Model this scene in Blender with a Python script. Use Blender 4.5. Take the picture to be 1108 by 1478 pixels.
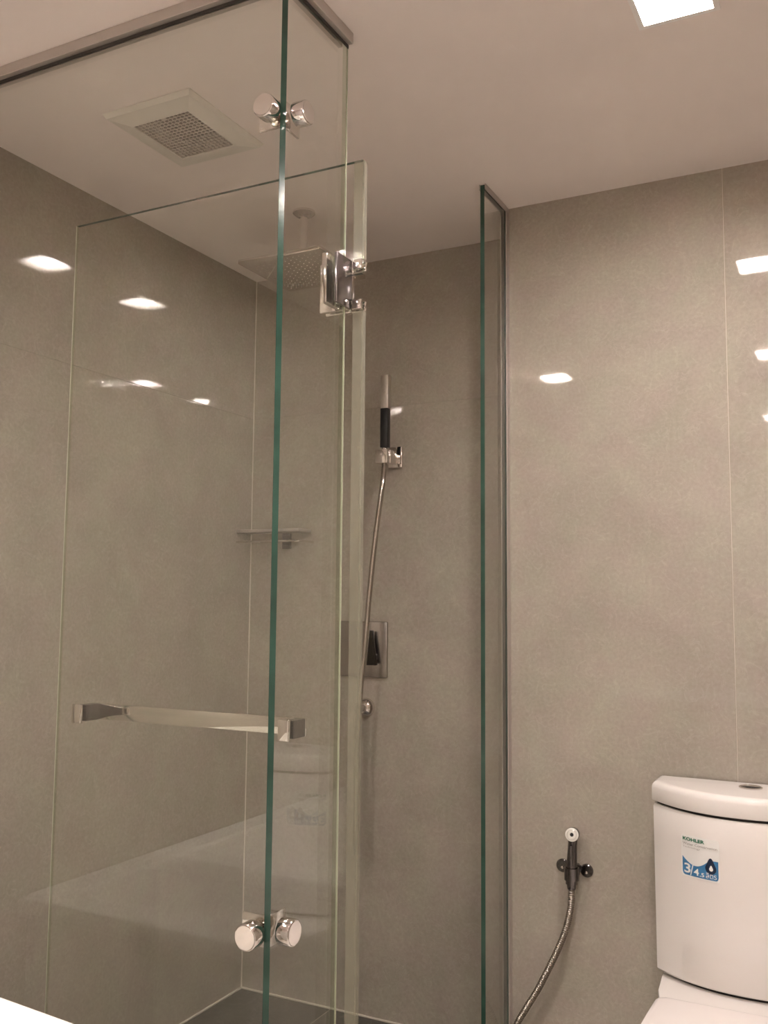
import bpy, bmesh, math, random
from mathutils import Vector, Matrix

S = bpy.context.scene
COL = S.collection
for o in list(bpy.data.objects):
    bpy.data.objects.remove(o)

# ------------------------------------------------------------------ camera
CZ = 1.243
YAW, PITCH, ROLL = math.radians(27.1723), math.radians(5.4441), math.radians(0.4916)
FPX = 1367.045
fwd = Vector((-math.sin(YAW) * math.cos(PITCH), math.cos(YAW) * math.cos(PITCH), math.sin(PITCH)))
rt0 = Vector((math.cos(YAW), math.sin(YAW), 0))
up0 = rt0.cross(fwd)
rt = math.cos(ROLL) * rt0 + math.sin(ROLL) * up0
up = -math.sin(ROLL) * rt0 + math.cos(ROLL) * up0
cd = bpy.data.cameras.new('camera')
cd.sensor_fit = 'VERTICAL'
cd.sensor_height = 36.0
cd.lens = 36.0 * FPX / 1478.0
cd.clip_start = 0.02
cam = bpy.data.objects.new('camera', cd)
COL.objects.link(cam)
M = Matrix((rt, up, -fwd)).transposed().to_4x4()
M.translation = Vector((0, 0, CZ))
cam.matrix_world = M
S.camera = cam

# ------------------------------------------------------------------ world, exposure
w = bpy.data.worlds.new('world')
S.world = w
w.use_nodes = True
w.node_tree.nodes['Background'].inputs[0].default_value = (1.0, 0.86, 0.72, 1)
w.node_tree.nodes['Background'].inputs[1].default_value = 0.0
S.view_settings.view_transform = 'Standard'
S.view_settings.look = 'None'
S.view_settings.gamma = 1.0
S.view_settings.use_curve_mapping = False
S.view_settings.exposure = 0.0
S.cycles.max_bounces = 14
S.cycles.diffuse_bounces = 10
S.cycles.glossy_bounces = 8
S.cycles.transmission_bounces = 8
S.cycles.transparent_max_bounces = 40
S.cycles.caustics_reflective = True
S.cycles.sample_clamp_indirect = 0.0
LAMP_RGB = (1.0, 0.90, 0.85)
LAMP_POWER = 384.0

# ------------------------------------------------------------------ key dimensions (metres)
XL, YB, XP, YT, YF = -1.855, 2.634, -0.868, 2.435, 1.3085
Y1, Y2, ZC = 2.2535, 1.5208, 2.343
XR, YR = 0.62, -1.75
GT = 0.0115                      # glass thickness
YD = 1.540                       # front face of the opened door leaf

# ------------------------------------------------------------------ materials
def newmat(name):
    m = bpy.data.materials.new(name)
    m.use_nodes = True
    nt = m.node_tree
    nt.nodes.clear()
    out = nt.nodes.new('ShaderNodeOutputMaterial')
    return m, nt, out

def principled(name, rgb, rough=0.5, metal=0.0, spec=0.5, noise=None, bump=None, coat=0.0):
    """noise=(scale, amount): cloudy colour variation; bump=(scale, strength)"""
    m, nt, out = newmat(name)
    b = nt.nodes.new('ShaderNodeBsdfPrincipled')
    b.inputs['Base Color'].default_value = (*rgb, 1)
    b.inputs['Roughness'].default_value = rough
    b.inputs['Metallic'].default_value = metal
    b.inputs['Specular IOR Level'].default_value = spec
    b.inputs['Coat Weight'].default_value = coat
    nt.links.new(b.outputs[0], out.inputs[0])
    geo = nt.nodes.new('ShaderNodeNewGeometry')
    if noise:
        n = nt.nodes.new('ShaderNodeTexNoise')
        n.inputs['Scale'].default_value = noise[0]
        n.inputs['Detail'].default_value = 5
        nt.links.new(geo.outputs['Position'], n.inputs['Vector'])
        r = nt.nodes.new('ShaderNodeValToRGB')
        a = noise[1]
        r.color_ramp.elements[0].position = 0.3
        r.color_ramp.elements[1].position = 0.7
        r.color_ramp.elements[0].color = (*[c * (1 - a) for c in rgb], 1)
        r.color_ramp.elements[1].color = (*[min(1, c * (1 + a)) for c in rgb], 1)
        nt.links.new(n.outputs['Fac'], r.inputs['Fac'])
        nt.links.new(r.outputs['Color'], b.inputs['Base Color'])
    if bump:
        n2 = nt.nodes.new('ShaderNodeTexNoise')
        n2.inputs['Scale'].default_value = bump[0]
        n2.inputs['Detail'].default_value = 3
        nt.links.new(geo.outputs['Position'], n2.inputs['Vector'])
        bp = nt.nodes.new('ShaderNodeBump')
        bp.inputs['Strength'].default_value = bump[1]
        bp.inputs['Distance'].default_value = 0.002
        nt.links.new(n2.outputs['Fac'], bp.inputs['Height'])
        nt.links.new(bp.outputs['Normal'], b.inputs['Normal'])
    return m

def tile_material(name, rgb, rough):
    """polished porcelain: soft clouds, fine grain, a few thin pale veins"""
    m, nt, out = newmat(name)
    N, L = nt.nodes, nt.links
    b = N.new('ShaderNodeBsdfPrincipled')
    b.inputs['Roughness'].default_value = rough
    b.inputs['Specular IOR Level'].default_value = 0.5
    geo = N.new('ShaderNodeNewGeometry')
    oi = N.new('ShaderNodeObjectInfo')
    off = N.new('ShaderNodeVectorMath'); off.operation = 'SCALE'
    off.inputs[0].default_value = (7.3, 3.1, 5.7)
    L.new(oi.outputs['Random'], off.inputs['Scale'])
    pos = N.new('ShaderNodeVectorMath'); pos.operation = 'ADD'
    L.new(geo.outputs['Position'], pos.inputs[0]); L.new(off.outputs[0], pos.inputs[1])
    def noise(scale, detail, dist=0.0):
        n = N.new('ShaderNodeTexNoise')
        n.inputs['Scale'].default_value = scale
        n.inputs['Detail'].default_value = detail
        n.inputs['Distortion'].default_value = dist
        L.new(pos.outputs[0], n.inputs['Vector'])
        return n.outputs['Fac']
    def ramp(fac, p0, c0, p1, c1):
        r = N.new('ShaderNodeValToRGB')
        r.color_ramp.elements[0].position = p0; r.color_ramp.elements[0].color = (*c0, 1)
        r.color_ramp.elements[1].position = p1; r.color_ramp.elements[1].color = (*c1, 1)
        L.new(fac, r.inputs['Fac']); return r.outputs['Color']
    def mul(a, bb, f=1.0):
        mx = N.new('ShaderNodeMix'); mx.data_type = 'RGBA'; mx.blend_type = 'MULTIPLY'
        mx.inputs['Factor'].default_value = f
        L.new(a, mx.inputs['A']); L.new(bb, mx.inputs['B']); return mx.outputs['Result']
    clouds = ramp(noise(5.5, 6, 0.6), 0.32, [c * 0.94 for c in rgb], 0.68, [c * 1.06 for c in rgb])
    hue = ramp(noise(11, 3), 0.35, (1.0, 0.965, 0.96), 0.65, (0.975, 1.0, 0.95))
    grain = ramp(noise(120, 4), 0.3, (0.92, 0.92, 0.92), 0.7, (1.05, 1.05, 1.05))
    c = mul(mul(clouds, hue), grain)
    v = N.new('ShaderNodeTexNoise'); v.inputs['Scale'].default_value = 16; v.inputs['Detail'].default_value = 6
    v.inputs['Distortion'].default_value = 1.6
    L.new(pos.outputs[0], v.inputs['Vector'])
    sb = N.new('ShaderNodeMath'); sb.operation = 'SUBTRACT'; sb.inputs[1].default_value = 0.5; L.new(v.outputs['Fac'], sb.inputs[0])
    ab = N.new('ShaderNodeMath'); ab.operation = 'ABSOLUTE'; L.new(sb.outputs[0], ab.inputs[0])
    vf = ramp(ab.outputs[0], 0.0, (0.16, 0.16, 0.16), 0.016, (0, 0, 0))
    mx = N.new('ShaderNodeMix'); mx.data_type = 'RGBA'
    L.new(vf, mx.inputs['Factor']); L.new(c, mx.inputs['A']); mx.inputs['B'].default_value = (0.62, 0.55, 0.49, 1)
    L.new(mx.outputs['Result'], b.inputs['Base Color'])
    bp = N.new('ShaderNodeBump'); bp.inputs['Strength'].default_value = 0.02; bp.inputs['Distance'].default_value = 0.002
    L.new(noise(18, 2), bp.inputs['Height']); L.new(bp.outputs['Normal'], b.inputs['Normal'])
    L.new(b.outputs[0], out.inputs[0])
    return m

def glass_material(name, tint, f0=0.04):
    """sheet glass seen through without bending: tinted transmission with a mirror reflection by Schlick's law"""
    m, nt, out = newmat(name)
    N, L = nt.nodes, nt.links
    geo = N.new('ShaderNodeNewGeometry')
    dt = N.new('ShaderNodeVectorMath'); dt.operation = 'DOT_PRODUCT'
    L.new(geo.outputs['Incoming'], dt.inputs[0]); L.new(geo.outputs['Normal'], dt.inputs[1])
    def mth(op, a, bv):
        n = N.new('ShaderNodeMath'); n.operation = op; n.use_clamp = False
        for i, v in enumerate((a, bv)):
            if v is None: continue
            if isinstance(v, float): n.inputs[i].default_value = v
            else: L.new(v, n.inputs[i])
        return n.outputs[0]
    c = mth('ABSOLUTE', dt.outputs['Value'], None)
    k = mth('POWER', mth('SUBTRACT', 1.0, c), 5.0)
    f = mth('ADD', mth('MULTIPLY', k, 1.0 - f0), f0)
    tr = N.new('ShaderNodeBsdfTransparent'); tr.inputs[0].default_value = (*tint, 1)
    gl = N.new('ShaderNodeBsdfGlossy'); gl.inputs['Roughness'].default_value = 0.0
    gl.inputs['Color'].default_value = (1, 1, 1, 1)
    mx = N.new('ShaderNodeMixShader')
    L.new(f, mx.inputs[0]); L.new(tr.outputs[0], mx.inputs[1]); L.new(gl.outputs[0], mx.inputs[2])
    L.new(mx.outputs[0], out.inputs[0])
    return m

def seal_material(name):
    """milky vinyl: part clear, part diffuse, with a soft sheen"""
    m, nt, out = newmat(name)
    tr = nt.nodes.new('ShaderNodeBsdfTransparent'); tr.inputs[0].default_value = (0.93, 0.93, 0.88, 1)
    b = nt.nodes.new('ShaderNodeBsdfPrincipled')
    b.inputs['Base Color'].default_value = (0.42, 0.40, 0.33, 1); b.inputs['Roughness'].default_value = 0.3
    mx = nt.nodes.new('ShaderNodeMixShader'); mx.inputs[0].default_value = 0.30
    nt.links.new(tr.outputs[0], mx.inputs[1]); nt.links.new(b.outputs[0], mx.inputs[2])
    nt.links.new(mx.outputs[0], out.inputs[0])
    return m

def emission(name, rgb, strength):
    m, nt, out = newmat(name)
    e = nt.nodes.new('ShaderNodeEmission')
    e.inputs[0].default_value = (*rgb, 1)
    e.inputs[1].default_value = strength
    nt.links.new(e.outputs[0], out.inputs[0])
    return m

MT = dict(
    tile=tile_material('polished_greige_tile', (0.372, 0.336, 0.294), 0.035),
    floor_tile=tile_material('charcoal_floor_tile', (0.078, 0.073, 0.065), 0.35),
    grout=principled('pale_grout', (0.62, 0.56, 0.49), 0.8, noise=(60, 0.05)),
    joint=principled('silicone_bead', (0.60, 0.55, 0.48), 0.6),
    paint=principled('ceiling_paint', (0.85, 0.78, 0.745), 0.75, spec=0.2, noise=(3, 0.015), bump=(220, 0.05)),
    glass=glass_material('clear_green_glass', (0.993, 0.999, 0.987)),
    room_tile=tile_material('pale_floor_tile', (0.72, 0.68, 0.64), 0.25),
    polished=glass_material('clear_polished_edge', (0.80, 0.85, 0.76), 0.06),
    edgeglint=principled('painted_edge_glint', (0.62, 0.62, 0.52), 0.3, noise=(9, 0.1)),  # pale colour imitating the bright line of light along a glass edge
    edge=principled('ground_glass_edge', (0.026, 0.072, 0.052), 0.12, spec=0.6, noise=(14, 0.25)),
    chrome=principled('polished_chrome', (0.78, 0.75, 0.73), 0.07, metal=1.0),
    satin=principled('polished_disc', (0.80, 0.76, 0.72), 0.12, metal=1.0),
    gunmetal=principled('hinge_plate_metal', (0.30, 0.285, 0.295), 0.16, metal=1.0),
    hosemetal=principled('hose_steel', (0.30, 0.268, 0.23), 0.30, metal=1.0),
    platemetal=principled('mixer_plate_metal', (0.45, 0.42, 0.40), 0.25, metal=1.0, bump=(300, 0.05)),
    hosechrome=principled('smooth_hose_chrome', (0.56, 0.52, 0.48), 0.14, metal=1.0),
    leverblack=principled('black_chrome', (0.07, 0.066, 0.06), 0.2, metal=1.0),
    brushed=principled('brushed_nickel', (0.66, 0.62, 0.58), 0.28, metal=1.0, bump=(300, 0.05)),
    darkchrome=principled('dark_chrome', (0.16, 0.15, 0.15), 0.16, metal=1.0),
    alu=principled('anodised_aluminium', (0.60, 0.56, 0.53), 0.35, metal=0.7),
    black=principled('black_plastic', (0.012, 0.012, 0.013), 0.35),
    channelshade=principled('painted_channel_shade', (0.05, 0.045, 0.04), 0.7),  # dark colour imitating the shade under the ceiling channels
    seal=seal_material('translucent_vinyl_seal'),
    ceramic=principled('white_ceramic', (0.80, 0.765, 0.735), 0.12, spec=0.5, noise=(4, 0.01)),
    tub=principled('tub_enamel', (0.80, 0.77, 0.72), 0.2, noise=(4, 0.01)),
    acrylic=principled('white_acrylic', (0.86, 0.84, 0.80), 0.15, noise=(4, 0.01)),
    seatplastic=principled('white_seat_plastic', (0.84, 0.79, 0.765), 0.25, noise=(4, 0.01)),
    fanplastic=principled('off_white_plastic', (0.74, 0.71, 0.65), 0.45, noise=(9, 0.02)),
    grilleplastic=principled('tan_grille_plastic', (0.56, 0.51, 0.45), 0.5),
    dark=principled('dark_cavity', (0.02, 0.018, 0.016), 0.8),
    lamp=emission('frosted_lamp_panel', LAMP_RGB, LAMP_POWER),
    lamptrim=principled('white_lamp_trim', (0.85, 0.83, 0.81), 0.4),
    stickerwhite=principled('sticker_white', (0.82, 0.82, 0.80), 0.4),
    stickerblue=principled('sticker_blue', (0.055, 0.21, 0.42), 0.35, noise=(60, 0.18)),
    stickergreen=principled('sticker_green', (0.03, 0.17, 0.10), 0.4),
    stickergrey=principled('sticker_grey', (0.42, 0.40, 0.38), 0.5),
    stickernavy=principled('sticker_navy', (0.012, 0.025, 0.06), 0.3),
    whitecap=principled('pale_nozzle_plastic', (0.78, 0.76, 0.70), 0.35),
)

# ------------------------------------------------------------------ mesh helpers
def link(name, bm, mats, parent=None, smooth=False, loc=None, kind=None, label=None):
    bmesh.ops.recalc_face_normals(bm, faces=bm.faces)
    me = bpy.data.meshes.new(name)
    bm.to_mesh(me); bm.free()
    for m in (mats if isinstance(mats, (list, tuple)) else [mats]):
        me.materials.append(m)
    if smooth:
        for p in me.polygons: p.use_smooth = True
        try: me.set_sharp_from_angle(angle=math.radians(38))
        except Exception: pass
    o = bpy.data.objects.new(name, me)
    COL.objects.link(o)
    if parent is not None:
        o.parent = parent
        o.location = -Vector(parent.location) if loc is None else loc
    elif loc is not None:
        o.location = loc
    if kind: o['kind'] = kind
    if label: o['label'] = label
    return o

def thing(name, loc, label, cat, group=None):
    o = bpy.data.objects.new(name, None)
    o.empty_display_size = 0.05
    o.location = loc
    COL.objects.link(o)
    o['label'] = label; o['category'] = cat
    if group: o['group'] = group
    return o

def box(bm, x0, x1, y0, y1, z0, z1, bev=0.0, seg=2, mi=0):
    vs = [bm.verts.new((x, y, z)) for z in (z0, z1) for y in (y0, y1) for x in (x0, x1)]
    fs = [bm.faces.new([vs[i] for i in q]) for q in ((0, 2, 3, 1), (4, 5, 7, 6), (0, 1, 5, 4), (2, 6, 7, 3), (0, 4, 6, 2), (1, 3, 7, 5))]
    for f in fs: f.material_index = mi
    if bev:
        es = list({e for f in fs for e in f.edges})
        r = bmesh.ops.bevel(bm, geom=es, offset=bev, segments=seg, profile=0.5, affect='EDGES')
        for f in r['faces']: f.material_index = mi
    return fs

def B(*a, **k):
    bm = bmesh.new(); box(bm, *a, **k); return bm

def lathe(bm, prof, axis, origin, n=28):
    """prof: list of (radius, height) turned about axis through origin"""
    axis = Vector(axis).normalized(); origin = Vector(origin)
    t = Vector((0, 0, 1)) if abs(axis.z) < 0.9 else Vector((1, 0, 0))
    a = axis.cross(t).normalized(); b = axis.cross(a)
    rings = []
    for r, h in prof:
        if r < 1e-6:
            rings.append([bm.verts.new(origin + axis * h)])
        else:
            rings.append([bm.verts.new(origin + axis * h + (a * math.cos(2 * math.pi * i / n) + b * math.sin(2 * math.pi * i / n)) * r) for i in range(n)])
    for r0, r1 in zip(rings, rings[1:]):
        if len(r0) == 1 and len(r1) == 1: continue
        for i in range(n):
            j = (i + 1) % n
            if len(r0) == 1: bm.faces.new((r0[0], r1[i], r1[j]))
            elif len(r1) == 1: bm.faces.new((r0[i], r0[j], r1[0]))
            else: bm.faces.new((r0[i], r0[j], r1[j], r1[i]))
    if len(rings[0]) > 1: bm.faces.new(rings[0])
    if len(rings[-1]) > 1: bm.faces.new(rings[-1][::-1])
    return bm

def LT(prof, axis, origin, n=28):
    return lathe(bmesh.new(), prof, axis, origin, n)

def smooth_path(pts, n):
    """Catmull-Rom through pts, resampled to n even points"""
    P = [Vector(p) for p in pts]
    P = [P[0] * 2 - P[1]] + P + [P[-1] * 2 - P[-2]]
    fine = []
    for i in range(1, len(P) - 2):
        for k in range(24):
            t = k / 24
            a, b, c, d = P[i - 1], P[i], P[i + 1], P[i + 2]
            fine.append(0.5 * ((2 * b) + (c - a) * t + (2 * a - 5 * b + 4 * c - d) * t * t + (3 * b - a - 3 * c + d) * t ** 3))
    fine.append(P[-2])
    L = [0]
    for a, b in zip(fine, fine[1:]): L.append(L[-1] + (b - a).length)
    out = []; j = 0
    for k in range(n):
        s = L[-1] * k / (n - 1)
        while j < len(L) - 2 and L[j + 1] < s: j += 1
        d = L[j + 1] - L[j]
        out.append(fine[j].lerp(fine[j + 1], 0 if d == 0 else (s - L[j]) / d))
    return out, L[-1]

def tube(bm, path, rad, n=10, caps=True):
    """rad: number or function of the index"""
    prev = None; rings = []
    for i, p in enumerate(path):
        t = (path[min(i + 1, len(path) - 1)] - path[max(i - 1, 0)]).normalized()
        if prev is None:
            ref = Vector((0, 1, 0)) if abs(t.y) < 0.8 else Vector((1, 0, 0))
            a = t.cross(ref).normalized()
        else:
            a = (prev - t * prev.dot(t)).normalized()
        prev = a; b = t.cross(a)
        r = rad(i) if callable(rad) else rad
        rings.append([bm.verts.new(p + (a * math.cos(2 * math.pi * k / n) + b * math.sin(2 * math.pi * k / n)) * r) for k in range(n)])
    for r0, r1 in zip(rings, rings[1:]):
        for k in range(n):
            j = (k + 1) % n
            bm.faces.new((r0[k], r0[j], r1[j], r1[k]))
    if caps:
        bm.faces.new(rings[0][::-1]); bm.faces.new(rings[-1])
    return bm

def loft(bm, loops, cap0=True, cap1=True):
    rings = [[bm.verts.new(p) for p in lp] for lp in loops]
    for r0, r1 in zip(rings, rings[1:]):
        n = len(r0)
        for i in range(n):
            j = (i + 1) % n
            bm.faces.new((r0[i], r0[j], r1[j], r1[i]))
    if cap0: bm.faces.new(rings[0][::-1])
    if cap1: bm.faces.new(rings[-1])
    return bm

def prism(bm, poly, axis, a0, a1, bev=0.0):
    """poly of 2D points in the two other axes, run from a0 to a1 along axis"""
    def P(u, v, a):
        return {'x': (a, u, v), 'y': (u, a, v), 'z': (u, v, a)}[axis]
    r0 = [bm.verts.new(P(u, v, a0)) for u, v in poly]
    r1 = [bm.verts.new(P(u, v, a1)) for u, v in poly]
    n = len(poly)
    fs = [bm.faces.new(r0[::-1]), bm.faces.new(r1)]
    for i in range(n):
        j = (i + 1) % n
        fs.append(bm.faces.new((r0[i], r0[j], r1[j], r1[i])))
    if bev:
        es = list({e for f in fs for e in f.edges})
        bmesh.ops.bevel(bm, geom=es, offset=bev, segments=2, profile=0.5, affect='EDGES')
    return fs

def glass_sheet(poly, axis, a0, a1, pale=()):
    """a glass sheet: wide faces clear (slot 0), narrow faces green ground edge (slot 1), or polished (slot 2)"""
    bm = bmesh.new()
    fs = prism(bm, poly, axis, a0, a1)
    for i, f in enumerate(fs[2:]): f.material_index = 2 if i in pale else 1
    return bm

# ------------------------------------------------------------------ the room
def tiled_wall(name, base_box, face, plane, urange, vjoints, zjoints, parent_mat='grout', h=0.00015, bev=0.0003):
    """base box plus one tile object per field; face is 'x+', 'x-', 'y-' or 'y+': the way the wall looks.
    plane is the front of the tiles; the base stands back by the joint depth."""
    wl = link(name, B(*base_box), MT[parent_mat], kind='structure')
    g = 0.0007
    us = [urange[0]] + [v for v in sorted(vjoints) if urange[0] < v < urange[1]] + [urange[1]]
    zs = [0.0] + list(zjoints) + [ZC]
    for i in range(len(us) - 1):
        for j in range(len(zs) - 1):
            u0, u1 = us[i] + (g if i else 0), us[i + 1] - (g if i < len(us) - 2 else 0)
            z0, z1 = zs[j] + (h if j else 0.003), zs[j + 1] - h * (1 if j < len(zs) - 2 else 0)
            s = 1 if face[1] == '+' else -1
            a, b = sorted((plane, plane - s * 0.009))
            bb = (a, b, u0, u1, z0, z1) if face[0] == 'x' else (u0, u1, a, b, z0, z1)
            bm = B(*bb, bev=bev, seg=1)
            link('tile', bm, MT['tile'], wl)
    return wl

ZJ = (1.86,)
d = 0.0016
tiled_wall('wall_left', (XL - 0.15, XL - d, YR - 0.1, YB + 0.12, 0, ZC), 'x+', XL, (YR, YB - 0.0015), (YB - 1.2, YB - 2.4, YB - 3.6), ZJ)
tiled_wall('wall_back', (XL - 0.15, XP + 0.12, YB + d, YB + 0.15, 0, ZC), 'y-', YB, (XL + 0.0015, XP), (), ZJ)
tw = tiled_wall('wall_toilet', (XP + d, XR + 0.1, YT + d, YB + 0.0015, 0, ZC), 'y-', YT, (XP, XR), (-0.298, 0.302), ())
for j, (a, b) in enumerate(zip((0.003,) + ZJ, ZJ + (ZC,))):
    link('tile', B(XP, XP + 0.009, YT + 0.0095, YB - 0.001, a + 0.001, b - 0.001, bev=0.0006, seg=1), MT['tile'], tw)
tiled_wall('wall_right', (XR + d, XR + 0.15, YR - 0.1, YT + 0.1, 0, ZC), 'x-', XR, (YR, YT - 0.001), (YT - 1.2, YT - 2.4, YT - 3.6), ZJ)
link('wall_rear', B(XL - 0.15, XR + 0.15, YR - 0.12, YR, 0, ZC), MT['paint'], kind='structure')

fl = link('floor', B(XL - 0.15, XR + 0.15, YR - 0.12, YB + 0.15, -0.12, -0.0012), MT['grout'], kind='structure')
tsz = 0.33
tile_me = None
for i in range(3):
    for j in range(4):
        x0, y0 = XL + 0.004 + i * (tsz), YB - 0.004 - (j + 1) * tsz
        bm = B(x0 + 0.001, x0 + tsz - 0.001, y0 + 0.001, y0 + tsz - 0.001, -0.008, 0.0, bev=0.0006, seg=1)
        link('tile', bm, MT['floor_tile'], fl)
for i in range(5):
    for j in range(10):
        x0, y0 = -0.866 + i * 0.3, 2.43 - (j + 1) * 0.42
        if x0 + 0.3 > XR + 0.02 or y0 < YR: continue
        link('tile', B(x0 + 0.001, x0 + 0.299, y0 + 0.001, y0 + 0.419, -0.008, 0.0, bev=0.0006, seg=1), MT['room_tile'], fl)

# ceiling with cut-outs for the lamps and the fan: built as a grid of slabs around the holes, one mesh
LAMPS = [(-0.283, 1.678, 0.132), (-0.345, 0.485, 0.132), (-1.335, 0.445, 0.132), (-0.45, -1.04, 0.132)]
FAN = (-1.391, 1.674, 0.185, 0.205)
def ceiling_mesh():
    holes = [(x - s / 2, x + s / 2, y - s / 2, y + s / 2) for x, y, s in LAMPS]
    holes.append((FAN[0] - FAN[2] / 2, FAN[0] + FAN[2] / 2, FAN[1] - FAN[3] / 2, FAN[1] + FAN[3] / 2))
    xs = sorted({XL - 0.15, XR + 0.15, *[h[0] for h in holes], *[h[1] for h in holes]})
    ys = sorted({YR - 0.12, YB + 0.15, *[h[2] for h in holes], *[h[3] for h in holes]})
    bm = bmesh.new()
    V = {}
    def v(x, y, z):
        k = (round(x, 5), round(y, 5), round(z, 5))
        if k not in V: V[k] = bm.verts.new((x, y, z))
        return V[k]
    def inside(x, y):
        return any(h[0] < x < h[1] and h[2] < y < h[3] for h in holes)
    for a, b in zip(xs, xs[1:]):
        for c, e in zip(ys, ys[1:]):
            if inside((a + b) / 2, (c + e) / 2): continue
            bm.faces.new((v(a, c, ZC), v(a, e, ZC), v(b, e, ZC), v(b, c, ZC)))
    for h in holes:
        x0, x1, y0, y1 = h
        bm.faces.new((v(x0, y0, ZC), v(x1, y0, ZC), v(x1, y0, ZC + 0.08), v(x0, y0, ZC + 0.08)))
        bm.faces.new((v(x0, y1, ZC), v(x1, y1, ZC), v(x1, y1, ZC + 0.08), v(x0, y1, ZC + 0.08)))
        bm.faces.new((v(x0, y0, ZC), v(x0, y1, ZC), v(x0, y1, ZC + 0.08), v(x0, y0, ZC + 0.08)))
        bm.faces.new((v(x1, y0, ZC), v(x1, y1, ZC), v(x1, y1, ZC + 0.08), v(x1, y0, ZC + 0.08)))
    box(bm, XL - 0.15, XR + 0.15, YR - 0.12, YB + 0.15, ZC + 0.08, ZC + 0.16)
    return bm
link('ceiling', ceiling_mesh(), MT['paint'], kind='structure')

# silicone bead where shower floor meets the tiled walls, and in the corner
tr = link('trim_1', B(XL + 0.0005, XP, YB - 0.006, YB + 0.0005, 0.0, 0.005, bev=0.0015), MT['joint'], kind='structure')
link('trim_2', B(XL - 0.0005, XL + 0.006, YF + 0.02, YB - 0.006, 0.0, 0.005, bev=0.0015), MT['joint'], kind='structure')
link('trim_3', B(XL - 0.0005, XL + 0.003, YB - 0.003, YB + 0.0005, 0.005, ZC - 0.001, bev=0.001), MT['joint'], kind='structure')

# ------------------------------------------------------------------ ceiling lamps
lamp_labels = ['glowing square ceiling lamp over the toilet', 'square ceiling lamp mirrored beside the tile joint above the toilet',
               'square ceiling lamp over the white bathtub', 'square ceiling lamp at the rear of the room in line with the toilet']
for (x, y, s), lb in zip(LAMPS, lamp_labels):
    t = thing('ceiling_lamp', (x, y, ZC), lb, 'lamp', 'square recessed ceiling lamps')
    h = s / 2
    rec = 0.0125
    link('diffuser', B(x - h + 0.004, x + h - 0.004, y - h + 0.004, y + h - 0.004, ZC + rec, ZC + rec + 0.006), MT['lamp'], t)
    bm = bmesh.new()
    o, i = h + 0.008, h - 0.003
    for z0, z1 in ((ZC - 0.004, ZC + 0.014),):
        box(bm, x - o, x - i, y - o, y + o, ZC - 0.004, ZC - 0.0002)
        box(bm, x + i, x + o, y - o, y + o, ZC - 0.004, ZC - 0.0002)
        box(bm, x - i, x + i, y - o, y - i, ZC - 0.004, ZC - 0.0002)
        box(bm, x - i, x + i, y + i, y + o, ZC - 0.004, ZC - 0.0002)
    link('bezel', bm, MT['lamptrim'], t)

# ------------------------------------------------------------------ glass enclosure
def pane(name, sheet, parent):
    return link(name, sheet, [MT['glass'], MT['edge'], MT['polished']], parent)

ZG = 0.004
gp = thing('shower_screen', (XL, YF, 0), 'wide fixed clear glass panel in front of the shower, beside the bathtub', 'glass panel')
pane('pane', glass_sheet([(XL + 0.003, ZG), (XP - GT - 0.0006, ZG), (XP - GT - 0.0006, ZC - 0.003), (XL + 0.003, ZC - 0.003)], 'y', YF, YF + GT), gp)
def channel(x0, x1, y0, y1, z0, z1, axis):
    """two cheeks either side of the glass"""
    bm = bmesh.new()
    if axis == 'x':
        m0, m1 = YF - 0.0008, YF + GT + 0.0008
        box(bm, x0, x1, y0, m0, z0, z1, 0.0008, 1); box(bm, x0, XP - GT - 0.0108, m1, y1, z0, z1, 0.0008, 1)
    else:
        m0, m1 = XP - GT - 0.0008, XP + 0.0008
        box(bm, x0, m0, y0, y1, z0, z1, 0.0008, 1); box(bm, m1, x1, y0, y1, z0, z1, 0.0008, 1)
    return bm
CH = 0.022
link('ceiling_channel', channel(XL, XP + 0.012, YF - 0.013, YF + GT + 0.01, ZC - CH, ZC, 'x'), MT['alu'], gp)
link('channel_shade_line', B(XL + 0.002, XP - GT - 0.001, YF - 0.0015, YF - 0.0001, ZC - CH - 0.007, ZC - CH), MT['channelshade'], gp)  # dark strip painted as the shadow line below the channel

rp = thing('shower_screen', (XP, YF, 0), 'narrow fixed clear glass panel with green front edge, carrying the door hinge', 'glass panel')
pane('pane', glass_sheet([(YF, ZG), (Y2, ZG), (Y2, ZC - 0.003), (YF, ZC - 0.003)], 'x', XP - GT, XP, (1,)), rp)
link('edge_glint_strip', B(XP - 0.0034, XP - 0.0002, Y2 + 0.0001, Y2 + 0.0012, ZG, ZC - CH), MT['edgeglint'], rp)  # added pale strip, stands in for light caught in the rear glass edge
link('ceiling_channel', channel(XP - GT - 0.01, XP + 0.012, YF + GT + 0.0105, Y2, ZC - CH, ZC, 'y'), MT['alu'], rp)
link('channel_shade_line', B(XP + 0.0001, XP + 0.0015, YF + 0.001, Y2, ZC - CH - 0.007, ZC - CH), MT['channelshade'], rp)  # same painted shadow line on the narrow panel

sp = thing('shower_screen', (XP, Y1, 0), 'slim fixed clear glass panel with dark green edge, joined to the toilet wall', 'glass panel')
pane('pane', glass_sheet([(Y1, ZG), (YT - 0.002, ZG), (YT - 0.002, ZC - 0.003), (Y1, ZC - 0.003)], 'x', XP - GT, XP), sp)
link('ceiling_channel', channel(XP - GT - 0.004, XP + 0.004, Y1, YT - 0.022, ZC - 0.016, ZC, 'y'), MT['alu'], sp)
bm = bmesh.new()
box(bm, XP + 0.0008, XP + 0.0035, YT - 0.022, YT - 0.0003, ZG, ZC - 0.0005, 0.0008, 1)
box(bm, XP - GT - 0.0035, XP - GT - 0.0008, YT - 0.022, YT - 0.0003, ZG, ZC - 0.0005, 0.0008, 1)
link('wall_channel', bm, MT['alu'], sp)

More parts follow.
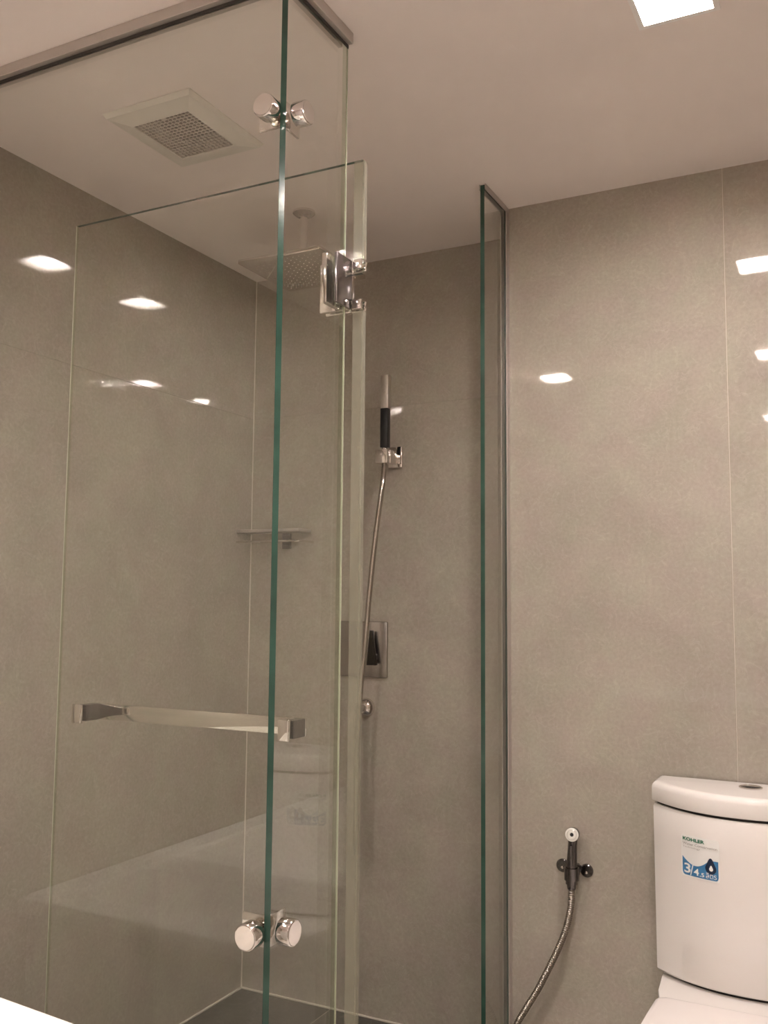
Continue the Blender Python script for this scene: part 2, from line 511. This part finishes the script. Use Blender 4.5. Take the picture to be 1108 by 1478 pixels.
# corner connectors: an angle inside the glass, a round barrel outside on each sheet
def connector(z, label):
    t = thing('glass_connector', (XP, YF, z), label, 'glass clamp', 'glass corner connectors')
    xo, yo = XP - 0.040, YF + 0.042
    bm = bmesh.new()
    xi, yi = XP - GT, YF + GT
    box(bm, xi - 0.052, xi - 0.0005, yi + 0.0003, yi + 0.005, z - 0.025, z + 0.025, 0.0015)
    box(bm, xi - 0.0055, xi - 0.0006, yi + 0.0052, yi + 0.052, z - 0.025, z + 0.025, 0.0015)
    link('angle_plate', bm, MT['chrome'], t, smooth=True)
    prof = [(0.0155, 0.0002), (0.0155, 0.003), (0.0215, 0.003), (0.0215, 0.0245), (0.0205, 0.0265), (0.0195, 0.027), (0.0, 0.0272)]
    link('barrel', LT(prof, (0, -1, 0), (xo + 0.010, YF, z)), MT['chrome'], t, smooth=True)
    link('barrel', LT(prof, (1, 0, 0), (XP, yo - 0.012, z)), MT['chrome'], t, smooth=True)
    bm = LT([(0.0, 0.0272), (0.0185, 0.0272), (0.0185, 0.0276), (0.0, 0.0277)], (0, -1, 0), (xo + 0.010, YF, z))
    link('end_disc', bm, MT['satin'], t)
    bm = LT([(0.0, 0.0272), (0.0185, 0.0272), (0.0185, 0.0276), (0.0, 0.0277)], (1, 0, 0), (XP, yo - 0.012, z))
    link('end_disc', bm, MT['satin'], t)
connector(2.091, 'chrome corner clamp with two round barrels near the ceiling')
connector(0.714, 'chrome corner clamp with two round barrels at the lower glass corner')

# ------------------------------------------------------------------ shower door, swung inwards
DX0, DX1 = -1.586, -0.8425
DZ0, DZ1 = 0.012, 2.093
HZ0, HZ1 = 1.797, 1.893
NZ0, NZ1, NX = 1.818, 1.868, -0.900
dr = thing('shower_door', (XP - 0.006, YD, 0), 'frameless clear glass shower door standing open inside the shower', 'shower door')
poly = [(DX0, DZ0), (DX1, DZ0), (DX1, NZ0), (NX, NZ0), (NX, NZ1), (DX1, NZ1), (DX1, DZ1), (DX0, DZ1)]
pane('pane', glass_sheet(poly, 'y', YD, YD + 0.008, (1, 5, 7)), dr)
link('edge_glint_strip', B(DX0 - 0.0010, DX0 - 0.0001, YD + 0.0002, YD + 0.0018, DZ0, DZ1), MT['edgeglint'], dr)  # added pale strip, stands in for the glint along the door's free edge
for z0, z1 in ((DZ0, HZ0 - 0.003), (HZ1 + 0.003, DZ1 - 0.002)):
    bm = bmesh.new()
    box(bm, DX1 + 0.0002, DX1 + 0.0042, YD - 0.001, YD + 0.011, z0, z1, 0.001, 1)
    box(bm, DX1 - 0.018, DX1 + 0.0042, YD - 0.0022, YD - 0.0004, z0, z1, 0.0006, 1)
    link('edge_seal', bm, MT['seal'], dr)
hg = link('hinge', B(XP + 0.0006, XP + 0.0075, 1.478, 1.5355, HZ0, HZ1, 0.0015), MT['gunmetal'], dr, smooth=True)
bm = bmesh.new()
box(bm, XP - GT - 0.012, XP - GT - 0.0006, 1.473, 1.533, HZ0, HZ1, 0.002)
link('hinge_plate', bm, MT['chrome'], hg, smooth=True, loc=(0, 0, 0))
bm = bmesh.new()
box(bm, -0.928, XP - GT - 0.0135, YD - 0.0125, YD - 0.0006, HZ0, HZ1, 0.002)
box(bm, -0.928, XP - 0.002, YD + 0.0106, YD + 0.0225, HZ0, HZ1, 0.002)
link('hinge_plate', bm, MT['chrome'], hg, smooth=True, loc=(0, 0, 0))
bm = bmesh.new()
for z0, z1 in ((HZ0 - 0.001, HZ0 + 0.018), (HZ1 - 0.018, HZ1 + 0.001)):
    box(bm, XP - 0.002, DX1 + 0.003, YD + 0.0106, YD + 0.0185, z0, z1, 0.0015)
    box(bm, XP + 0.009, DX1 + 0.003, YD - 0.0085, YD - 0.0006, z0, z1, 0.0015)
link('hinge_knuckle', bm, MT['chrome'], hg, smooth=True, loc=(0, 0, 0))

# towel bar on the door: flat bar behind the glass, posts through it, caps in front
BX0, BX1, BZ = -1.535, -0.985, 1.000
tb = link('towel_bar', B(BX0, BX1, YD + 0.052, YD + 0.060, BZ - 0.017, BZ + 0.017, 0.0015), MT['chrome'], dr, smooth=True)
for x in (BX0 + 0.012, BX1 - 0.012):
    link('post', B(x - 0.012, x + 0.012, YD + 0.0105, YD + 0.052, BZ - 0.017, BZ + 0.017, 0.001), MT['darkchrome'], tb, loc=(0, 0, 0))
    link('cap', B(x - 0.012, x + 0.012, YD - 0.008, YD - 0.0003, BZ - 0.02, BZ + 0.02, 0.0015), MT['chrome'], tb, smooth=True, loc=(0, 0, 0))

# ------------------------------------------------------------------ extractor fan
fx, fy = FAN[0], FAN[1]
ft = thing('exhaust_fan', (fx, fy, ZC), 'off white square exhaust fan cover with perforated grille in shower ceiling', 'fan')
gx, gy = 0.078, 0.087
hx, hy = 0.124, 0.139
def frame_loops():
    def rect(a, b, z): return [(fx - a, fy - b, z), (fx + a, fy - b, z), (fx + a, fy + b, z), (fx - a, fy + b, z)]
    return [rect(hx, hy, ZC - 0.0004), rect(hx, hy, ZC - 0.003), rect(hx - 0.006, hy - 0.006, ZC - 0.012), rect(gx + 0.006, gy + 0.006, ZC - 0.018), rect(gx, gy, ZC - 0.018), rect(gx, gy, ZC - 0.0004)]
link('cover', loft(bmesh.new(), frame_loops(), False, False), MT['fanplastic'], ft)
bm = bmesh.new()
nx, ny = 14, 16
cw, chh = 2 * gx / nx, 2 * gy / ny
hr = 0.41
for i in range(nx):
    for j in range(ny):
        cx, cy = fx - gx + (i + .5) * cw, fy - gy + (j + .5) * chh
        z = ZC - 0.0165
        solid = (i == nx // 2 and j in (0, ny - 1))
        O = [(cx - cw / 2, cy - chh / 2), (cx + cw / 2, cy - chh / 2), (cx + cw / 2, cy + chh / 2), (cx - cw / 2, cy + chh / 2)]
        if solid:
            bm.faces.new([bm.verts.new((a, b, z)) for a, b in O]); continue
        q = []
        for k in range(8):
            an = math.pi / 8 + k * math.pi / 4 - math.pi
            q.append((cx + hr * cw * math.cos(an) * 1.02, cy + hr * chh * math.sin(an) * 1.02))
        vo = [bm.verts.new((a, b, z)) for a, b in O]
        vi = [bm.verts.new((a, b, z)) for a, b in q]
        vu = [bm.verts.new((a, b, z + 0.003)) for a, b in q]
        for k in range(4):
            a = 2 * k
            bm.faces.new((vo[k], vo[(k + 1) % 4], vi[(a + 2) % 8] , vi[(a + 1) % 8], vi[a])) if False else None
        # ring of triangles and quads between square and octagon
        for k in range(4):
            a, b = (2 * k) % 8, (2 * k + 1) % 8
            bm.faces.new((vo[k], vi[b], vi[a]))
            bm.faces.new((vo[k], vo[(k + 1) % 4], vi[(b + 1) % 8], vi[b]))
        for k in range(8):
            bm.faces.new((vi[k], vi[(k + 1) % 8], vu[(k + 1) % 8], vu[k]))
bmesh.ops.remove_doubles(bm, verts=bm.verts, dist=0.0001)
link('perforated_grille', bm, MT['grilleplastic'], ft)
link('housing', B(fx - gx - 0.008, fx + gx + 0.008, fy - gy - 0.008, fy + gy + 0.008, ZC + 0.03, ZC + 0.06), MT['dark'], ft)

# ------------------------------------------------------------------ rain shower on the ceiling
RX, RY, RZ = -1.392, 2.200, 2.178
rs = thing('rain_shower', (RX, RY, ZC), 'square chrome rain shower head on short ceiling arm', 'shower head')
link('ceiling_flange', LT([(0.032, 0.0002), (0.032, 0.006), (0.022, 0.014), (0.013, 0.018)], (0, 0, -1), (RX, RY, ZC)), MT['chrome'], rs, smooth=True)
link('arm', LT([(0.011, 0.012), (0.011, 0.145)], (0, 0, -1), (RX, RY, ZC)), MT['chrome'], rs, smooth=True)
link('swivel', LT([(0.012, 0.140), (0.017, 0.144), (0.017, 0.158), (0.012, 0.163)], (0, 0, -1), (RX, RY, ZC)), MT['chrome'], rs, smooth=True)
hd = link('head_plate', B(RX - 0.130, RX + 0.130, RY - 0.130, RY + 0.130, RZ - 0.010, RZ + 0.003, 0.002), MT['chrome'], rs, smooth=True)
bm = bmesh.new()
for i in range(13):
    for j in range(13):
        lathe(bm, [(0.0022, 0), (0.0016, 0.0008)], (0, 0, -1), (RX - 0.108 + i * 0.018, RY - 0.108 + j * 0.018, RZ - 0.010), 6)
nz = link('spray_nozzles', bm, MT['chrome'], hd, loc=(0, 0, 0)); nz['kind'] = 'stuff'

# ------------------------------------------------------------------ hand shower, its hose and the wall outlet
HX, HY = -1.3125, 2.562
hs = thing('hand_shower', (HX, HY, 1.66), 'slim stick hand shower with black grip standing in chrome wall holder', 'hand shower')
link('spray_stick', B(HX - 0.0130, HX + 0.0130, HY - 0.010, HY + 0.010, 1.838, 1.942, 0.002), MT['brushed'], hs, smooth=True)
link('grip', B(HX - 0.0135, HX + 0.0115, HY - 0.011, HY + 0.011, 1.7155, 1.8378, 0.002), MT['black'], hs, smooth=True)
link('hose_nut', LT([(0.010, 0), (0.010, 0.007), (0.0085, 0.010)], (0, 0, 1), (HX - 0.002, HY, 1.706)), MT['chrome'], hs, smooth=True)
hh = thing('hand_shower_holder', (-1.30, YB, 1.69), 'square chrome wall holder under the hand shower', 'holder')
bm = bmesh.new()
box(bm, -1.337, -1.295, HY - 0.022, HY - 0.004, 1.666, 1.7075, 0.002)
box(bm, -1.337, -1.326, HY - 0.004, HY + 0.018, 1.666, 1.7075, 0.0015)
box(bm, -1.302, -1.292, HY - 0.004, HY + 0.018, 1.666, 1.7075, 0.0015)
link('cradle', bm, MT['chrome'], hh, smooth=True)
link('arm', B(-1.322, -1.297, HY + 0.018, YB - 0.008, 1.672, 1.702, 0.002), MT['chrome'], hh, smooth=True)
link('wall_plate', B(-1.334, -1.286, YB - 0.009, YB - 0.0003, 1.662, 1.728, 0.002), MT['chrome'], hh, smooth=True)

pts = [(HX - 0.002, HY, 1.704), (HX - 0.002, HY, 1.665), (-1.3115, 2.540, 1.585), (-1.328, 2.53, 1.429), (-1.346, 2.53, 1.262), (-1.358, 2.53, 1.117), (-1.373, 2.53, 0.972),
       (-1.382, 2.53, 0.809), (-1.384, 2.531, 0.650), (-1.387, 2.536, 0.545), (-1.393, 2.550, 0.500), (-1.400, 2.568, 0.512),
       (-1.405, 2.580, 0.580), (-1.407, 2.581, 0.700), (-1.407, 2.577, 0.800), (-1.407, 2.575, 0.872)]
path, ln = smooth_path(pts, 420)
ho = link('shower_hose', tube(bmesh.new(), path, lambda i: 0.0080 + (0.0004 if i % 2 else -0.0002), 10), MT['hosechrome'], smooth=True)
ho['label'] = 'long metal shower hose hanging in a loop below hand shower'; ho['category'] = 'hose'

eo = thing('wall_outlet', (-1.407, YB, 0.916), 'round chrome hose outlet elbow on the wall below mixer plate', 'hose outlet')
link('flange', LT([(0.029, 0.0003), (0.029, 0.004), (0.026, 0.012), (0.018, 0.020), (0.013, 0.024)], (0, -1, 0), (-1.407, YB, 0.918)), MT['chrome'], eo, smooth=True)
ep, _ = smooth_path([(-1.407, YB - 0.02, 0.918), (-1.407, YB - 0.042, 0.916), (-1.407, YB - 0.056, 0.903), (-1.407, YB - 0.059, 0.872)], 18)
link('elbow', tube(bmesh.new(), ep, 0.0115, 16), MT['chrome'], eo, smooth=True)
link('collar', LT([(0.013, 0), (0.013, 0.016)], (0, 0, -1), (-1.407, YB - 0.059, 0.878)), MT['chrome'], eo, smooth=True)

# mixer
mx = thing('shower_mixer', (-1.42, YB, 1.097), 'square chrome mixer plate with dark tapered lever on the shower wall', 'mixer')
link('plate', B(-1.506, -1.333, YB - 0.010, YB - 0.0003, 1.011, 1.183, 0.003), MT['platemetal'], mx, smooth=True)
link('hub', LT([(0.012, 0.008), (0.012, 0.022), (0.011, 0.024)], (0, -1, 0), (-1.376, YB, 1.075)), MT['darkchrome'], mx, smooth=True)
bm = bmesh.new()
prism(bm, [(-1.3895, 1.050), (-1.358, 1.050), (-1.372, 1.156), (-1.380, 1.156)], 'y', YB - 0.037, YB - 0.023, 0.0015)
link('lever', bm, MT['leverblack'], mx, smooth=True)

# corner shelf
cs = thing('shower_shelf', (-1.73, YB, 1.46), 'narrow chrome railed shelf in the back corner of the shower', 'shelf')
link('shelf_plate', B(XL + 0.004, -1.612, YB - 0.088, YB - 0.012, 1.466, 1.476, 0.002), MT['alu'], cs)
rp_, _ = smooth_path([(XL + 0.006, YB - 0.09, 1.436), (-1.75, YB - 0.09, 1.436), (-1.63, YB - 0.09, 1.436), (-1.612, YB - 0.075, 1.436), (-1.609, YB - 0.003, 1.436)], 40)
link('rail', tube(bmesh.new(), rp_, 0.0035, 8), MT['chrome'], cs, smooth=True)
link('bracket', B(-1.722, -1.692, YB - 0.014, YB - 0.0003, 1.415, 1.466, 0.002), MT['darkchrome'], cs)

# ------------------------------------------------------------------ toilet
TX = -0.262
TBK = 2.426
tl = thing('toilet', (TX, 2.15, 0), 'white two piece toilet with closed lid against the tiled wall', 'toilet')
def tank_front(x, z, grow=0.0):
    k = max(0.0, min(1.0, (z - 0.40) / 0.38))
    hw = 0.209 + 0.009 * k + grow
    yf = 2.246 - 0.013 * k - grow
    bow = 0.070 + 0.046 * k
    u = min(1.0, abs(x - TX) / hw)
    return yf + bow * u ** 2.3, hw
def tank_loop(z, grow=0.0, n=30):
    hw = tank_front(0, z, grow)[1]
    pts = [(TX - hw, TBK + 0.0, z)]
    for i in range(n + 1):
        th = math.pi * i / n
        x = TX - hw * math.cos(th)
        y = tank_front(x, z, grow)[0]
        if i in (0, n):
            pts.append((x, y + 0.012, z))
            x = TX - (hw - 0.0025) * math.cos(th); pts.append((x, y, z)) if i == 0 else pts.insert(len(pts) - 1, (x, y, z))
        else: pts.append((x, y, z))
    pts.append((TX + hw, TBK + 0.0, z))
    return pts
zs = [(0.4015, -0.012), (0.404, -0.004), (0.410, 0.0), (0.50, 0), (0.60, 0), (0.70, 0), (0.768, 0), (0.774, -0.003)]
link('tank', loft(bmesh.new(), [tank_loop(z, g) for z, g in zs]), MT['ceramic'], tl, smooth=True)
link('lid_gap', loft(bmesh.new(), [tank_loop(0.7735, -0.008), tank_loop(0.7825, -0.008)]), MT['dark'], tl)
zs = [(0.7805, -0.001), (0.7815, 0.0015), (0.784, 0.0025), (0.812, 0.0025), (0.8185, 0.001), (0.8232, -0.003), (0.8255, -0.008), (0.826, -0.014)]
link('tank_lid', loft(bmesh.new(), [tank_loop(z, g) for z, g in zs]), MT['ceramic'], tl, smooth=True)
fb = link('flush_button', LT([(0.026, 0.0), (0.026, 0.0025), (0.0235, 0.004), (0.0225, 0.0035), (0.0, 0.0032)], (0, 0, 1), (TX, 2.362, 0.8262)), MT['chrome'], tl, smooth=True)
link('button_split', B(TX - 0.022, TX + 0.022, 2.3612, 2.3628, 0.8293, 0.8299), MT['dark'], fb, loc=(0, 0, 0))

def bowl_loop(z, hwr, hwf, yfront, n=40):
    """D-shaped plan: straight back at the wall, rounded front"""
    pts = [(TX - hwr, 2.425, z), (TX - hwr, 2.315, z), (TX - hwr * 0.955, 2.225, z), (TX - (hwr * .35 + hwf * .65), 2.16, z)]
    ym = yfront + hwf * 1.25
    m = n // 2
    for i in range(m + 1):
        th = math.pi * i / m
        pts.append((TX - hwf * math.cos(th), ym - (ym - yfront) * math.sin(th), z))
    return pts + [(2 * TX - x, y, zz) for x, y, zz in pts[:4][::-1]]
levels = [(0.0, 0.150, 0.105, 1.86), (0.02, 0.148, 0.103, 1.87), (0.12, 0.150, 0.100, 1.87), (0.22, 0.165, 0.115, 1.83), (0.30, 0.193, 0.145, 1.77),
          (0.35, 0.196, 0.158, 1.74), (0.382, 0.198, 0.162, 1.735), (0.3925, 0.198, 0.161, 1.737), (0.395, 0.1965, 0.158, 1.740)]
link('bowl', loft(bmesh.new(), [bowl_loop(*l) for l in levels]), MT['ceramic'], tl, smooth=True)
link('tank_gap', loft(bmesh.new(), [tank_loop(0.3945, -0.016), tank_loop(0.4022, -0.016)]), MT['dark'], tl)
def seat_loop(z, g, yb=2.133):
    hw = 0.173 + g
    pts = [(TX - hw + 0.016, yb + g, z), (TX - hw + 0.004, yb - 0.008 + g, z), (TX - hw, yb - 0.022, z), (TX - hw - 0.002, 2.03, z)]
    m = 24
    hw2 = hw + 0.003
    ym = 1.92
    for i in range(m + 1):
        th = math.pi * i / m
        pts.append((TX - hw2 * math.cos(th), ym - (ym - 1.715 + g) * math.sin(th), z))
    return pts + [(2 * TX - x, y, zz) for x, y, zz in pts[:4][::-1]]
link('seat', loft(bmesh.new(), [seat_loop(0.3955, -0.006, 2.12), seat_loop(0.398, -0.002, 2.12), seat_loop(0.404, -0.002, 2.12), seat_loop(0.406, -0.006, 2.12)]), MT['seatplastic'], tl, smooth=True)
link('seat_lid', loft(bmesh.new(), [seat_loop(0.4065, -0.004), seat_loop(0.408, 0.0), seat_loop(0.415, 0.0), seat_loop(0.419, -0.003), seat_loop(0.4208, -0.010)]), MT['seatplastic'], tl, smooth=True)

# water-saving sticker on the tank: flat shapes laid on the curved front
SX0, SX1, SZ0, SZ1 = -0.4040, -0.3165, 0.6365, 0.7270
def on_tank(u, v, lift):
    """u,v in 0..1 across the sticker"""
    x = SX0 + u * (SX1 - SX0); z = SZ0 + v * (SZ1 - SZ0)
    return (x, tank_front(x, z)[0] - lift, z)
def sheet(poly, lift, cols=12):
    """polygon (u,v), convex or mildly concave in u-monotone form given as (lower(u), upper(u)) functions"""
    u0, u1, lo, hi = poly
    bm = bmesh.new(); prev = None
    for i in range(cols + 1):
        u = u0 + (u1 - u0) * i / cols
        a, b = lo(u), hi(u)
        col = [bm.verts.new(on_tank(u, a + (b - a) * k / 4, lift)) for k in range(5)]
        if prev:
            for k in range(4): bm.faces.new((prev[k], col[k], col[k + 1], prev[k + 1]))
        prev = col
    return bm
def rr(u, r=0.07):  # rounded end of the sticker
    e = min(u, 1 - u)
    return 0.0 if e >= r else r - math.sqrt(max(0, r * r - (r - e) ** 2))
st = link('sticker', sheet((0, 1, lambda u: rr(u), lambda u: 1 - rr(u)), 0.0005, 40), MT['stickerwhite'], tl)
Z0 = (0, 0, 0)
def wave(u):
    return 0.50 - 0.205 * math.sin(math.pi * min(1, max(0, (u - 0.02) / 0.72))) ** 0.9 if u < 0.74 else 0.50 + 0.0 * u
link('blue_field', sheet((0.035, 0.965, lambda u: 0.035 + rr((u - 0.035) / 0.93, 0.08), wave), 0.0009, 48), MT['stickerblue'], st, loc=Z0)
def drop(cu, cv, r, lift, m, nm):
    bm = bmesh.new()
    ps = []
    for k in range(28):
        a = 2 * math.pi * k / 28
        rad = r * (1.0 + 0.75 * max(0, math.sin(a)) ** 5)
        ps.append((cu + rad * math.cos(a) * (1 - 0.35 * max(0, math.sin(a)) ** 2), cv + rad * math.sin(a)))
    c = bm.verts.new(on_tank(cu, cv, lift))
    vs = [bm.verts.new(on_tank(u, v, lift)) for u, v in ps]
    for k in range(28): bm.faces.new((c, vs[k], vs[(k + 1) % 28]))
    return link(nm, bm, m, st, loc=Z0)
drop(0.775, 0.315, 0.140, 0.0012, MT['stickernavy'], 'droplet')
drop(0.785, 0.300, 0.050, 0.0015, MT['stickerwhite'], 'droplet_highlight')
def lettering(txt, u, v, size_v, m, lift=0.0013, width=None, shear=0.0, bold=0.0):
    cu = bpy.data.curves.new('lettering', 'FONT')
    cu.body = txt; cu.size = 1.0; cu.shear = shear; cu.offset = bold; cu.resolution_u = 3
    tmp = bpy.data.objects.new('lettering_source', cu)
    COL.objects.link(tmp)
    dg = bpy.context.evaluated_depsgraph_get(); dg.update()
    me = bpy.data.meshes.new_from_object(tmp.evaluated_get(dg))
    bpy.data.objects.remove(tmp); bpy.data.curves.remove(cu)
    xs = [q.co.x for q in me.vertices]; ys = [q.co.y for q in me.vertices]
    if not xs: return
    x0, x1, y0 = min(xs), max(xs), min(ys)
    sv = size_v / (max(ys) - y0)
    su = (width / (x1 - x0)) if width else sv * (SZ1 - SZ0) / (SX1 - SX0)
    for q in me.vertices:
        q.co = on_tank(u + (q.co.x - x0) * su, v + (q.co.y - y0) * sv, lift)
    me.materials.append(m)
    o = bpy.data.objects.new('lettering', me); COL.objects.link(o)
    o.parent = st; o.location = (0, 0, 0)
lettering('KOHLER', 0.05, 0.865, 0.085, MT['stickergreen'], width=0.58, bold=0.04)
lettering('Water Conservation', 0.05, 0.765, 0.060, MT['stickergrey'], width=0.90, bold=0.01)
lettering('Technology', 0.05, 0.685, 0.050, MT['stickergrey'], width=0.46)
lettering('3', 0.08, 0.085, 0.235, MT['stickerwhite'], width=0.17, bold=0.02)
lettering('/', 0.235, 0.045, 0.36, MT['stickerwhite'], width=0.12, bold=-0.005)
lettering('4', 0.335, 0.075, 0.165, MT['stickerwhite'], width=0.135, bold=0.02)
lettering('.5', 0.49, 0.070, 0.095, MT['stickerwhite'], width=0.115, bold=0.015)
lettering('ลิตร', 0.65, 0.070, 0.130, MT['stickerwhite'], width=0.27)

# ------------------------------------------------------------------ bidet sprayer on the toilet wall
bs = thing('bidet_sprayer', (-0.686, 2.38, 0.60), 'small dark chrome bidet sprayer with pale round nozzle face', 'sprayer')
SXc = -0.6865
bp_, _ = smooth_path([(-0.6905, 2.386, 0.548), (-0.6900, 2.386, 0.580), (-0.6885, 2.387, 0.620), (-0.6870, 2.388, 0.650), (-0.6865, 2.390, 0.668)], 24)
link('body', tube(bmesh.new(), bp_, lambda i: 0.0148 - 0.0033 * min(1, i / 18), 18), MT['darkchrome'], bs, smooth=True)
nd = Vector((0.12, -1, 0.12)).normalized()
link('head', LT([(0.012, -0.014), (0.0165, -0.006), (0.0175, 0.010), (0.0172, 0.014)], nd, (SXc, 2.388, 0.669)), MT['darkchrome'], bs, smooth=True)
nf = link('nozzle_face', LT([(0.0165, 0.0145), (0.0165, 0.017), (0.015, 0.018), (0.0052, 0.0182), (0.0046, 0.0172)], nd, (SXc, 2.388, 0.669)), MT['whitecap'], bs, smooth=True)
link('nozzle_hole', LT([(0.0046, 0.0174), (0.0, 0.0176)], nd, (SXc, 2.388, 0.669)), MT['black'], nf, loc=(0, 0, 0))
def ring_loops(c, ax, prof, n=24):
    ax = Vector(ax).normalized(); a = ax.cross(Vector((0, 0, 1))).normalized(); b = ax.cross(a)
    return [[Vector(c) + ax * h + (a * math.cos(2 * math.pi * k / n) + b * math.sin(2 * math.pi * k / n)) * r for k in range(n)] for r, h in prof]
link('nozzle_ring', loft(bmesh.new(), ring_loops((SXc, 2.388, 0.669), nd, [(0.0106, 0.0182), (0.0112, 0.0187), (0.0120, 0.0182)]), False, False), MT['brushed'], nf, loc=(0, 0, 0))
link('trigger', B(-0.6925, -0.6835, 2.367, 2.376, 0.595, 0.645, 0.002), MT['darkchrome'], bs, smooth=True)
link('hose_nut', LT([(0.0105, 0), (0.0115, 0.004), (0.0115, 0.016), (0.0095, 0.020)], (0, 0, 1), (-0.6905, 2.386, 0.536)), MT['darkchrome'], bs, smooth=True)

bh = thing('sprayer_holder', (-0.695, YT, 0.57), 'dark chrome wall bracket with two round screw lobes holding the sprayer', 'holder')
bm = bmesh.new()
link('wall_lobe', LT([(0.0165, 0.0003), (0.0165, 0.004), (0.014, 0.0065), (0.0, 0.007)], (0, -1, 0), (-0.7265, YT, 0.5775)), MT['darkchrome'], bh, smooth=True)
link('wall_lobe', LT([(0.0165, 0.0003), (0.0165, 0.004), (0.014, 0.0065), (0.0, 0.007)], (0, -1, 0), (-0.6645, YT, 0.5725)), MT['darkchrome'], bh, smooth=True)
for x, z in ((-0.7265, 0.574), (-0.6645, 0.569)):
    link('screw', LT([(0.0035, 0.006), (0.0035, 0.0085), (0.002, 0.0098), (0.0, 0.010)], (0, -1, 0), (x, YT, z), 12), MT['chrome'], bh, smooth=True)
bm = bmesh.new()
box(bm, -0.718, -0.672, YT - 0.006, YT - 0.0005, 0.566, 0.584, 0.002)
box(bm, -0.702, -0.680, YT - 0.036, YT - 0.005, 0.560, 0.590, 0.004)
link('bridge', bm, MT['darkchrome'], bh, smooth=True)
# ring about the body
bm = bmesh.new()
n = 24
loops = []
for z, r in ((0.558, 0.0155), (0.558, 0.0185), (0.588, 0.0185), (0.588, 0.0155), (0.558, 0.0155)):
    loops.append([(-0.690 + r * math.cos(2 * math.pi * k / n), 2.386 + r * math.sin(2 * math.pi * k / n), z) for k in range(n)])
link('ring', loft(bm, loops, False, False), MT['darkchrome'], bh, smooth=True)

pts = [(-0.6905, 2.386, 0.545), (-0.6935, 2.386, 0.49), (-0.707, 2.388, 0.435), (-0.728, 2.39, 0.384), (-0.755, 2.39, 0.328), (-0.783, 2.39, 0.274), (-0.812, 2.39, 0.226), (-0.836, 2.39, 0.183), (-0.846, 2.392, 0.140), (-0.838, 2.395, 0.105), (-0.815, 2.398, 0.094)]
path, ln = smooth_path(pts, 380)
bho = link('bidet_hose', tube(bmesh.new(), path, lambda i: 0.0080 + (0.0010, 0.0003, -0.0008, 0.0003)[i % 4], 10), MT['hosemetal'], smooth=True)
bho['label'] = 'ribbed metal hose sweeping down from the bidet sprayer'; bho['category'] = 'hose'
sv = thing('stop_valve', (-0.80, YT, 0.094), 'small chrome stop valve low on wall at end of bidet hose', 'valve')
link('body', LT([(0.024, 0.0003), (0.024, 0.004), (0.010, 0.008), (0.010, 0.030), (0.013, 0.032), (0.013, 0.052)], (0, -1, 0), (-0.798, YT, 0.094)), MT['chrome'], sv, smooth=True)
link('outlet', LT([(0.009, 0.0), (0.009, 0.016)], (-1, 0, 0), (-0.803, 2.398, 0.094)), MT['chrome'], sv, smooth=True)

# ------------------------------------------------------------------ white countertop corner near the camera, tiled ledge along the left wall
bt = thing('bathtub', (-1.51, 0.2, 0), 'white bathtub along the left wall, mirrored faintly in the wide glass panel', 'bathtub')
TBX0, TBX1, TBY0, TBY1, TBZ = XL + 0.002, -1.165, -0.75, 0.93, 0.53
def rrect(x0, x1, y0, y1, r, z, n=6):
    pts = []
    for cx, cy, a0 in ((x1 - r, y1 - r, 0), (x0 + r, y1 - r, 90), (x0 + r, y0 + r, 180), (x1 - r, y0 + r, 270)):
        for k in range(n + 1):
            a = math.radians(a0 + 90 * k / n)
            pts.append((cx + r * math.cos(a), cy + r * math.sin(a), z))
    return pts
def inset(d, r, z, e=0.0): return rrect(TBX0 + d, TBX1 - d, TBY0 + d + e, TBY1 - d - e, r, z)
link('tub_shell', loft(bmesh.new(), [inset(0.02, 0.01, 0.0), inset(0.02, 0.01, 0.48), inset(0.0, 0.02, 0.49), inset(0.0, 0.02, TBZ - 0.008), inset(0.006, 0.018, TBZ),
     inset(0.080, 0.08, TBZ), inset(0.088, 0.08, TBZ - 0.008), inset(0.11, 0.12, 0.32), inset(0.14, 0.12, 0.16, 0.06), inset(0.20, 0.08, 0.12, 0.08)]), MT['tub'], bt, smooth=True)
link('drain', LT([(0.03, 0), (0.03, 0.003), (0.0, 0.004)], (0, 0, 1), (-1.51, 0.55, 0.1202)), MT['chrome'], bt, smooth=True)

cn = thing('vanity_unit', (-0.786, 0.703, 0), 'white countertop whose corner shows in front of the wide glass panel', 'vanity unit')
cn.rotation_euler = (0, 0, math.radians(-5.0))
link('countertop', B(-0.30, 0.40, -0.52, 0.0, 0.812, 0.85, 0.003), MT['acrylic'], cn, smooth=True, loc=(0, 0, 0))
link('cabinet', B(-0.28, 0.38, -0.50, -0.03, 0.08, 0.811, 0.003), MT['acrylic'], cn, loc=(0, 0, 0))
link('plinth', B(-0.26, 0.36, -0.47, -0.06, 0.0, 0.08), MT['dark'], cn, loc=(0, 0, 0))
